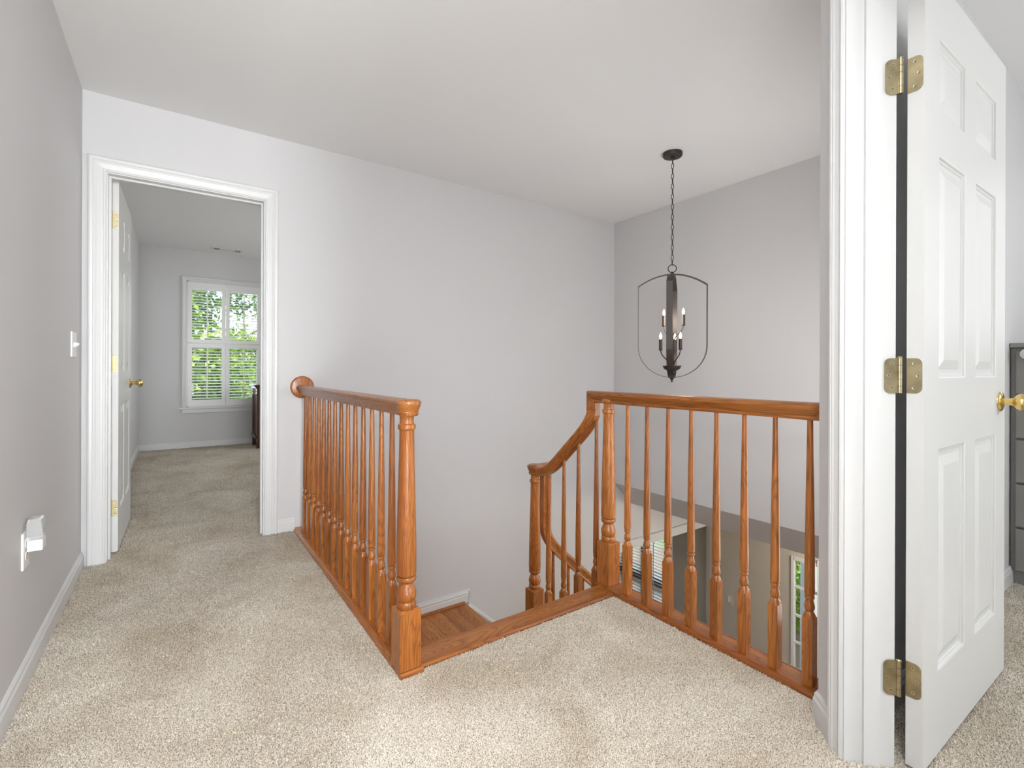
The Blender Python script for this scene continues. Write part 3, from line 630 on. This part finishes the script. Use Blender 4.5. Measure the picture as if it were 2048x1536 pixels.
# upper flight
r3 = thing('stair_railing', 'curved oak stair handrail dropping from corner newel to lower newel with spindles', 'railing', (0, 0, 0))
def arc(pts, n=7):      # quadratic bezier samples
    a, b, c = [Vector(p) for p in pts]; return [a*(1-t)**2+b*2*t*(1-t)+c*t*t for t in np.linspace(0, 1, n)]
DZ3 = -.433; X3, Y3 = 1.665, 2.163
zc3 = RZ+DZ3
lin = lambda y: .615-.91*(y-1.87)
path = [Vector((X3, 1.698, .8205))]+arc([(X3, 1.698, .815), (X3, 1.698, lin(1.698)), (X3, 1.80, lin(1.80))], 9)+arc([(X3, 1.965, lin(1.965)), (X3, 1.965+(lin(1.965)-zc3)/.91, zc3), (X3, 2.115, zc3)], 9)+[Vector((X3, Y3+.012, zc3))]
obj('handrail', M().sweep(RAILP, path, (1, 0, 0)), OAKS1, r3)
path = [Vector((X3-.012, Y3, zc3)), Vector((1.742, Y3, zc3)), Vector((1.742, Y3, .12))]+arc([(1.742, Y3, .11), (1.742, Y3, -.074-.885*(1.742-1.87)), (1.87, Y3, -.074)], 9)+[Vector((3.3, Y3, -.074-.885*1.43))]
obj('handrail', M().sweep(RAILP, path, (0, -1, 0)), OAKS2, r3)
obj('corner_cap', M().lathe([(r*1.06, h) for r, h in capp], X3, Y3, 28, 'Z', zc3), OAKY, r3)
newel(r3, X3, Y3, .012+DZ3, PZ-.2)
# stair spindles with longer blocks
def flight_baluster(zb, zblock, ztop):
    me = baluster_mesh(ztop-zblock+.232); mb = M(); mb.box(-.016, .016, -.016, .016, zb-zblock+.232, .001)
    return me, mb
for (y, zbk) in ((1.677, .055), (1.803, -.02), (1.914, -.145), (2.040, -.20)):
    ztop = (lin(y)-.03) if y > 1.75 else .765
    mb = M(); off = zbk-.232
    me = baluster_mesh(ztop-off)
    o = obj('baluster', me, OAKZ, r3, (XR2, y, off)); obj('base_block', M().box(-.016, .016, -.016, .016, PZ-.0-off-.02, .0005), OAKZ, o)
for k in range(11):
    x = 1.80+k*.118; ztop = -.074-.885*(x-1.87)-.025; tz = ztop-.86
    o = obj('baluster', baluster_mesh(.86), OAKZ, r3, (x, Y3, tz+.0))

# ------------------------------------------------------------------ chandelier
CX, CY = 2.662, 1.993
ch = thing('chandelier', 'dark bronze open cage chandelier with lit candle bulbs hanging over the stairwell', 'chandelier', (CX, CY, 0))
obj('canopy', M().lathe([(.062, CH), (.062, CH-.018), (.058, CH-.024), (.012, CH-.026), (.011, CH-.040), (.001, CH-.042)], 0, 0, 32), BRONZE, ch)
link = M(); L_ = []
for t in np.linspace(0, 2*PI, 16, endpoint=False):
    L_.append((.0075*math.cos(t), 0, .019*math.sin(t)))
link.tube(L_, .0023, 6, closed=True); LM = link.mesh('chain_link')
zt, zb_ = CH-.052, 1.722; nl = 21
for k in range(nl):
    obj('chain_link', LM, BRONZE, ch, (0, 0, zt+(zb_-zt)*k/(nl-1)), math.radians(20+90*(k % 2)))
cdir = math.atan2(CX, CY)
vd = Vector((math.sin(cdir), math.cos(cdir), 0)); vr = Vector((math.cos(cdir), -math.sin(cdir), 0))   # view dir, right dir
loop = M(); loop.tube([tuple(vr*(.026*math.cos(t))+Vector((0, 0, 1.683+.026*math.sin(t)))) for t in np.linspace(0, 2*PI, 24, endpoint=False)], .003, 8, closed=True)
obj('hanging_loop', loop, BRONZE, ch); obj('loop_collar', M().lathe([(.006, 1.662), (.010, 1.655), (.010, 1.640)], 0, 0, 14), BRONZE, ch)
hw = .215
outline = [(hw*t, 1.645-.075*t*t*1.0) for t in np.linspace(-1, 1, 21)]
side_r = [(hw, z) for z in np.linspace(1.50, 1.20, 4)]
bot = [(hw*math.cos(t), 1.175-.205*math.sin(t)) for t in np.linspace(0, PI, 25)]
side_l = [(-hw, z) for z in np.linspace(1.20, 1.50, 4)]
ring = outline+side_r+bot+side_l
th4 = math.radians(4.2)
for nm, ax in (('front_ring', vr*math.cos(th4)+vd*math.sin(th4)), ('cross_ring', (-vd)*math.cos(th4)-vr*math.sin(th4))):
    nrm = Vector((-ax.y, ax.x, 0)); kk = 1.0 if nm == 'front_ring' else .97
    pts = [ax*(a*kk)+Vector((0, 0, z-(0 if kk == 1 else .003))) for a, z in ring]
    obj(nm, M().sweep([(-.019, -.0016), (.019, -.0016), (.019, .0016), (-.019, .0016)], pts, nrm, closed=True), BRONZE, ch)
obj('dish', M().lathe([(.008, 1.012), (.030, 1.014), (.050, 1.026), (.060, 1.045), (.0585, 1.047), (.047, 1.031), (.028, 1.022), (.008, 1.020)], 0, 0, 28), BRONZE, ch)
obj('stem', M().lathe([(.006, .975), (.012, 1.0), (.012, 1.012), (.007, 1.03), (.007, 1.25), (.010, 1.26), (.002, 1.275)], 0, 0, 14), BRONZE, ch)
obj('finial', M().lathe([(.003, .972), (.011, .968), (.013, .962), (.008, .955), (.004, .952), (.0075, .947), (.0075, .943), (.001, .938)], 0, 0, 16), BRONZE, ch)
for lev, offs in ((0, (195, 315, 75)), (1, (15, 135, 255))):
    zs_ = 1.150 if lev == 0 else 1.312
    for a in offs:
        d = vr*math.cos(math.radians(a))+vd*math.sin(math.radians(a)); rr = .073
        if lev == 0: P = [d*.014+Vector((0, 0, 1.03)), d*.018+Vector((0, 0, 1.06)), d*.032+Vector((0, 0, 1.085)), d*.055+Vector((0, 0, 1.105)), d*.070+Vector((0, 0, 1.128)), d*rr+Vector((0, 0, zs_+.004))]
        else: P = [d*.012+Vector((0, 0, 1.03)), d*.013+Vector((0, 0, 1.20)), d*.020+Vector((0, 0, 1.235)), d*.050+Vector((0, 0, 1.262)), d*.068+Vector((0, 0, 1.287)), d*rr+Vector((0, 0, zs_+.004))]
        P = [P[0]]+[p for i in range(len(P)-1) for p in (P[i].lerp(P[i+1], .33), P[i].lerp(P[i+1], .67))]+[P[-1]]
        arm = obj('arm', M().tube(P, .0036, 8), BRONZE, ch)
        c = d*rr
        obj('candle_sleeve', M().lathe([(.006, zs_-.004), (.0125, zs_), (.0125, zs_+.004), (.0108, zs_+.005), (.0108, zs_+.070), (.002, zs_+.071)], c.x, c.y, 14), SLEEVE, arm)
        bo = obj('bulb', M().lathe([(.0060, zs_+.071), (.0066, zs_+.077), (.0090, zs_+.086), (.0086, zs_+.094), (.0048, zs_+.104), (.0012, zs_+.113)], c.x, c.y, 12), BULB, arm)
        T(bo, 'small lit clear candle bulb')
lp = lamp('chandelier_glow', 'POINT', (CX, CY, 1.36), 3.0, (1, .88, .74), radius=.07)

# ------------------------------------------------------------------ wall plates
sw = thing('light_switch', 'white toggle light switch on the left hall wall', 'light switch', (XL, 3.018, 1.127))
obj('plate', M().box(0, .006, -.058, .058, -.058, .058, .002), PLASTIC, sw)
tg = M(); tg.add([(0.004, -.005, -.012), (.004, .005, -.012), (.004, .005, .012), (.004, -.005, .012), (.020, -.004, .004), (.020, .004, .004), (.020, .004, .012), (.020, -.004, .012)], [(0, 1, 2, 3), (4, 5, 6, 7), (0, 1, 5, 4), (1, 2, 6, 5), (2, 3, 7, 6), (3, 0, 4, 7)])
t2 = obj('toggle', tg, PLASTIC, sw, (0, -.023, -.004)); t3 = obj('toggle', t2.data, PLASTIC, sw, (0, .023, -.004))
ol = thing('wall_outlet', 'white duplex wall outlet low on the left wall', 'outlet', (XL, 2.155, .435))
obj('plate', M().box(0, .006, -.037, .037, -.058, .058, .002), PLASTIC, ol)
for zz in (-.021, .021):
    s_ = obj('socket', M().lathe([(.016, .005), (.016, .0075), (.001, .0078)], 0, 0, 20, 'X', zz), IVORY, ol)
nlx = thing('night_light', 'clear plug-in night light above the outlet on the left wall', 'night light', (XL+.008, 2.165, .46))
obj('plug_body', M().box(0, .038, -.024, .024, -.032, .004, .004), PLASTIC, nlx)
sd = M(); sd.prism([(.0, .0), (.036, .0), (.040, .01), (.034, .062), (.028, .066), (.004, .066), (0, .05)], 'Y', -.025, .025)
obj('shade', sd, CLEAR, nlx, (0, 0, .005))
for k in range(5): obj('shade_rib', M().box(.0375-.0011*k, .0405-.0011*k, -.0225, .0225, .018+k*.009, .020+k*.009), CLEAR, nlx)

# ------------------------------------------------------------------ right room chest
cr = thing('grey_chest', 'grey painted chest of drawers past the open right door', 'chest', (3.275, .533, 0), -PI/2)
obj('body', M().box(0, .95, .02, .45, .05, 1.130, .004), GREYF, cr)
obj('top', M().box(0, .952, -.003, .455, 1.130, 1.152, .003), GREYF, cr)
for (fx, fy) in ((.03, .05), (.92, .05), (.03, .42), (.92, .42)): obj('foot', M().box(fx-.025, fx+.025, fy-.025, fy+.025, 0, .05), GREYF, cr)
kp = [(.006, .0), (.006, -.010)]
for i in range(7): kp += [(.022+.004*math.sin(i*PI/6), -.012-i*.003), (.019+.004*math.sin(i*PI/6), -.0135-i*.003)]
kp += [(.002, -.035)]
for r_ in range(5):
    dw = obj('drawer', M().box(.02, .93, 0, .03, .07+r_*.210, .27+r_*.210, .004), GREYF, cr)
    for kx in ((.062, .888) if r_ == 4 else (.16, .79)): obj('knob', M().lathe(kp, kx, 0, 16, 'Y', .230+r_*.217), SILVER, dw)

# ------------------------------------------------------------------ lower level: cased opening, blinds, sidelight, front door
def casing_plain(name, parts, label):
    mb = M()
    for p in parts: mb.box(*p)
    return struct(name, mb, WHITE, label, 'trim')
casing_plain('trim_7', [(3.45, XF-.005, YA-.018, YA, -.765, -.690), (3.45, XF-.005, YA-.028, YA, -.690, -.672), (3.466, 3.54, YA-.018, YA, ZL, -.765), (3.53, XF, YA, YA2, -.768, -.764)], 'pale cased header of the opening below the stairs')
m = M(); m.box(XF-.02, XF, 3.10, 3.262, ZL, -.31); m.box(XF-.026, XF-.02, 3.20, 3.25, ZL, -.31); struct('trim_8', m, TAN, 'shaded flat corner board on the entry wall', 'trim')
lw = thing('window_2', 'lower front room window with frame coloured dark for backlight and white blinds', 'window', kind='structure')
fr = M()
fr.box(XF+.01, XF+.09, LWY0, LWY0+.05, LWZ0, LWZ1); fr.box(XF+.01, XF+.09, LWY1-.05, LWY1, LWZ0, LWZ1); fr.box(XF+.01, XF+.09, LWY0, LWY1, LWZ1-.05, LWZ1); fr.box(XF+.01, XF+.09, LWY0, LWY1, LWZ0, LWZ0+.05)
fr.box(XF+.01, XF+.09, 4.165, 4.225, LWZ0, LWZ1); fr.box(XF+.01, XF+.09, LWY0, LWY1, -1.745, -1.625); fr.box(XF+.01, XF+.09, 4.50, 4.56, LWZ0, LWZ1)
obj('frame', fr, BACKLITFR, lw); obj('casing', M().box(XF-.015, XF, LWY0-.075, LWY0, LWZ0-.05, LWZ1+.06, .004), WHITE, lw)
obj('pane', M().box(XF+.095, XF+.10, LWY0, LWY1, LWZ0, LWZ1), GLASS, lw)
bl = thing('window_blinds', 'white horizontal slat blinds in the lower front window', 'blinds', (XF-.02, 0, 0))
obj('head_rail', M().box(-.03, .03, LWY0+.01, LWY1-.01, LWZ1-.03, LWZ1+.015, .004), LINEN, bl)
slat = M().box(-.022, .022, 0, LWY1-LWY0-.03, -.0012, .0012).mesh('slat')
k = 0; z = LWZ1-.06
while z > LWZ0+.02:
    so = obj('slat', slat, LINEN, bl, (0, LWY0+.015, z)); z -= .040
for yy in (3.98, 4.36, 4.9): obj('ladder_cord', M().box(-.024, -.022, yy-.006, yy+.006, LWZ0, LWZ1), LINEN, bl)
obj('tilt_wand', M().lathe([(.004, -1.62), (.004, -.68)], -.034, 4.07, 8), BACKLITFR, bl)
sdl = thing('window_3', 'narrow sidelight window with muntins beside the front door', 'window', kind='structure')
f2 = M(); f2.box(XF-.012, XF+.016, SLY1-.004, SLY1+.022, SLZ0, SLZ1+.03); f2.box(XF-.02, XF+.10, SLY0-.05, SLY0+.004, SLZ0, SLZ1+.06); f2.box(XF-.012, XF+.10, SLY0, SLY1, SLZ1-.004, SLZ1+.03)
obj('casing', f2, WHITE, sdl); obj('pane', M().box(XF+.010, XF+.014, SLY0, SLY1, SLZ0, SLZ1), GLASS, sdl)
for zz in (-1.105, -1.386, -1.652, -1.92, -2.19): obj('muntin', M().box(XF-.004, XF+.022, SLY0, SLY1, zz-.010, zz+.010), WHITE, sdl)
obj('glass_stop', M().box(XF+.0, XF+.02, SLY1-.010, SLY1-.003, SLZ0, SLZ1), WHITE, sdl)
fd = thing('door_3', 'front door beside the sidelight window', 'door', kind='structure')
obj('slab', M().box(XF+.02, XF+.065, 1.09, 2.01, ZL+.01, -.71, .003), WHITE, fd)
for zz in (-.95, -1.62, -2.45): obj('hinge', M().box(XF+.005, XF+.02, 1.995, 2.012, zz-.05, zz+.05), BRONZE, fd)
pl = thing('entry_outlet', 'small outlet plate on the shaded entry wall', 'outlet', (XF, 2.98, -1.50))
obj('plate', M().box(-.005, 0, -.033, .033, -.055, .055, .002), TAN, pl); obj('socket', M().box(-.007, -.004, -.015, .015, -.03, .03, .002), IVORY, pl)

# ------------------------------------------------------------------ outdoors
m = M(); m.box(XF+.14, 45, -25, 45, ZL-.35, ZL-.2); m.box(-30, XF+.14, YF+1.3, 45, ZL-.35, ZL-.2); T(obj('lawn', m, GRASS), 'sunlit green lawn outside the windows', 'lawn', kind='structure')
def tree(name, label, loc, h, rad, nleaf, size, mat, cz=.62, flat=.8):
    root = thing(name, label, 'tree', loc)
    tk = M(); tk.tube([(0, 0, 0), (.05*rad, .02, h*.3), (-.04*rad, .05, h*.6), (.02, 0, h*.85)], [.09*rad+.03, .07*rad+.02, .05*rad+.015, .02], 8)
    obj('trunk', tk, BARK, root)
    br = M()
    for i in range(9):
        a = rng.uniform(0, 2*PI); z0 = h*rng.uniform(.25, .65); e = Vector((math.cos(a), math.sin(a), .7))*rad*rng.uniform(.5, .85)
        br.tube([(0, 0, z0), tuple(Vector((0, 0, z0))+e*.5), tuple(Vector((0, 0, z0))+e)], [.035*rad, .02*rad, .006], 6)
    obj('branches', br, BARK, root)
    ncl = 46; cs = []
    while len(cs) < ncl:
        p = rng.uniform(-1, 1, 3)
        if .25 < np.dot(p, p) < 1: cs.append(p*[rad, rad, h*(1-cz)*1.05]+[0, 0, h*cz])
    cs = np.array(cs); idx = rng.integers(0, ncl, nleaf)
    P = cs[idx]+rng.normal(0, rad*.13, (nleaf, 3))
    A = rng.normal(size=(nleaf, 3)); A /= np.linalg.norm(A, axis=1)[:, None]; B = np.cross(A, rng.normal(size=(nleaf, 3))); B /= np.linalg.norm(B, axis=1)[:, None]
    sz = size*rng.uniform(.6, 1.3, (nleaf, 1)); N = np.cross(A, B)
    V = np.stack([P-A*sz, P+B*sz*.45+N*sz*.1, P+A*sz, P-B*sz*.45+N*sz*.1], 1).reshape(-1, 3)
    k = np.arange(nleaf)*4; fcs = np.concatenate([np.stack([k, k+1, k+2], 1), np.stack([k, k+2, k+3], 1)])
    me = bpy.data.meshes.new('foliage'); me.vertices.add(len(V)); me.vertices.foreach_set('co', V.ravel())
    me.loops.add(len(fcs)*3); me.loops.foreach_set('vertex_index', fcs.ravel().astype(np.int32)); me.polygons.add(len(fcs)); me.polygons.foreach_set('loop_start', np.arange(len(fcs), dtype=np.int32)*3); me.update()
    obj('foliage', me, mat, root)
    return root
GZ = ZL-.2
tree('garden_tree', 'sunlit leafy tree filling the left of the bedroom window', (-.05, 11.2, GZ), 5.2, 1.35, 7500, .075, LEAF, .60)
tree('garden_tree', 'bright green tree low in the right of the bedroom window', (2.15, 14.9, GZ), 4.9, 1.6, 9000, .085, LEAF, .60)
tree('garden_tree', 'dark green tree farther behind the bedroom window', (1.0, 20.5, GZ), 7.2, 2.4, 5200, .11, LEAF2, .6)
tree('front_tree', 'dark green tree outside the lower front window', (10.4, 9.0, GZ), 4.2, 2.2, 9000, .10, LEAF2, .55)
tree('front_tree', 'green tree across the front yard', (17.6, 15.2, GZ), 6.2, 2.6, 8000, .12, LEAF, .55)
tree('entry_shrub', 'leafy shrub outside the sidelight window', (7.3, 3.42, GZ), 1.75, .55, 6000, .035, LEAF, .52)
tree('entry_tree', 'pale green tree beyond the sidelight shrub', (16.5, 7.6, GZ), 5.2, 1.8, 7000, .10, LEAF, .6)
pc = thing('porch_column', 'white porch column outside the sidelight window', 'column', (6.1, 2.645, GZ))
obj('shaft', M().lathe([(.095, .25), (.085, 2.6)], 0, 0, 24), WHITE, pc); obj('plinth', M().box(-.13, .13, -.13, .13, .0, .15, .006), WHITE, pc); obj('base_ring', M().lathe([(.125, .15), (.13, .18), (.12, .22), (.10, .25)], 0, 0, 24), WHITE, pc)
pd = M(); pd.box(XF+.14, 6.6, .2, 5.6, GZ-.02, GZ+.005); T(obj('porch_slab', pd, plain('porch_concrete', (.55, .53, .49), .9)), 'pale concrete porch slab outside the front door', 'porch', kind='structure')

# ------------------------------------------------------------------ carpet pile (uncountable tufts)
def pile(name, label, regions, seed):
    g = np.random.default_rng(seed); Ps = []; Ss = []
    for (poly_test, x0, x1, y0, y1, dens, size) in regions:
        n = int((x1-x0)*(y1-y0)*dens); p = np.stack([g.uniform(x0, x1, n), g.uniform(y0, y1, n)], 1)
        k = poly_test(p); p = p[k]; Ps.append(p); Ss.append(np.full(len(p), size))
    P = np.concatenate(Ps); sz = np.concatenate(Ss); n = len(P)
    a = g.uniform(0, 2*PI, n); h = sz*g.uniform(1.3, 2.3, n); lean = g.normal(0, .55, (n, 2))
    # lean field gives brushed light and dark patches
    fx = np.sin(P[:, 0]*5.1+1.3*np.sin(P[:, 1]*3.7))+.6*np.sin(P[:, 1]*7.3+P[:, 0]*4); fy = np.cos(P[:, 1]*4.3+1.7*np.cos(P[:, 0]*4.9))+.6*np.sin(P[:, 0]*8.1)
    lean += np.stack([fx, fy], 1)*.28
    base3 = [np.concatenate([P+np.stack([np.cos(a+k*2*PI/3), np.sin(a+k*2*PI/3)], 1)*sz[:, None]*.55, np.zeros((n, 1))], 1) for k in range(3)]
    top = np.concatenate([P+lean*h[:, None]*.6, h[:, None]], 1)
    V = np.stack([base3[0], base3[1], base3[2], top], 1).reshape(-1, 3)
    k = np.arange(n)*4
    fcs = np.concatenate([np.stack([k, k+1, k+3], 1), np.stack([k+1, k+2, k+3], 1), np.stack([k+2, k, k+3], 1)]).astype(np.int32)
    me = bpy.data.meshes.new(name); me.vertices.add(len(V)); me.vertices.foreach_set('co', V.ravel().astype(np.float32))
    me.loops.add(len(fcs)*3); me.loops.foreach_set('vertex_index', fcs.ravel()); me.polygons.add(len(fcs)); me.polygons.foreach_set('loop_start', np.arange(len(fcs), dtype=np.int32)*3); me.update()
    return T(obj(name, me, PILE), label, 'carpet', kind='stuff')
def hall(p):
    x, y = p[:, 0], p[:, 1]
    ok = (x > XL+.013) & (x < SRX-.002) & (y < YA2) & ~((x > SHX-.002) & (y > NY0-.002)) & ~((x > SHX-.004) & (x < X0s+.02) & (y > NY0-.019))
    s = (x-y)*s2; u = (x+y)*s2
    ok &= ~((s > SH-.016) & (s < SR+.002) & ((u > UJ-.002) | (u < UO)))
    ok &= ~((y > YA-.016) & ((x < DX0+.002) | (x > DX1-.002)))
    # only what the lens could see, with a margin
    d = x*F.x+y*F.y; l = x*R0.x+y*R0.y
    ok &= (d > .35) & (np.abs(l) < 1.22*d+.5) & (y > -.95)
    return ok
def rroom(p):
    x, y = p[:, 0], p[:, 1]; s = (x-y)*s2; d = x*F.x+y*F.y; l = x*R0.x+y*R0.y
    return (s > SR+.002) & (y < WY0-.013) & (d > .95) & (l < 1.2*d+.1)
both = lambda a, b, f: (lambda p: f(p) & (p[:, 1] >= a) & (p[:, 1] < b))
pile('carpet_pile', 'beige cut pile carpet tufts covering the landing', [
    (both(-.95, 2.0, hall), XL, 1.66, -.95, 2.0, 62000, .0037), (both(2.0, 2.7, hall), XL, .66, 2.0, 2.7, 48000, .0042), (both(2.7, YA2, hall), XL, .66, 2.7, YA2, 40000, .0046)], 3)
def bedr(p):
    x, y = p[:, 0], p[:, 1]; return (x > BX+.013) & (y > YA2) & (y < YF-.013) & (x < .22*y+.1) & ~((x > .82) & (x < .90) & (y > 6.85))
pile('bedroom_carpet_pile', 'taupe carpet tufts on the bedroom floor', [(bedr, BX, 1.8, YA2, YF, 17000, .0072)], 5)
pile('carpet_pile', 'beige carpet tufts past the open right door', [(rroom, 1.0, 3.3, -.7, WY0, 42000, .0045)], 4)
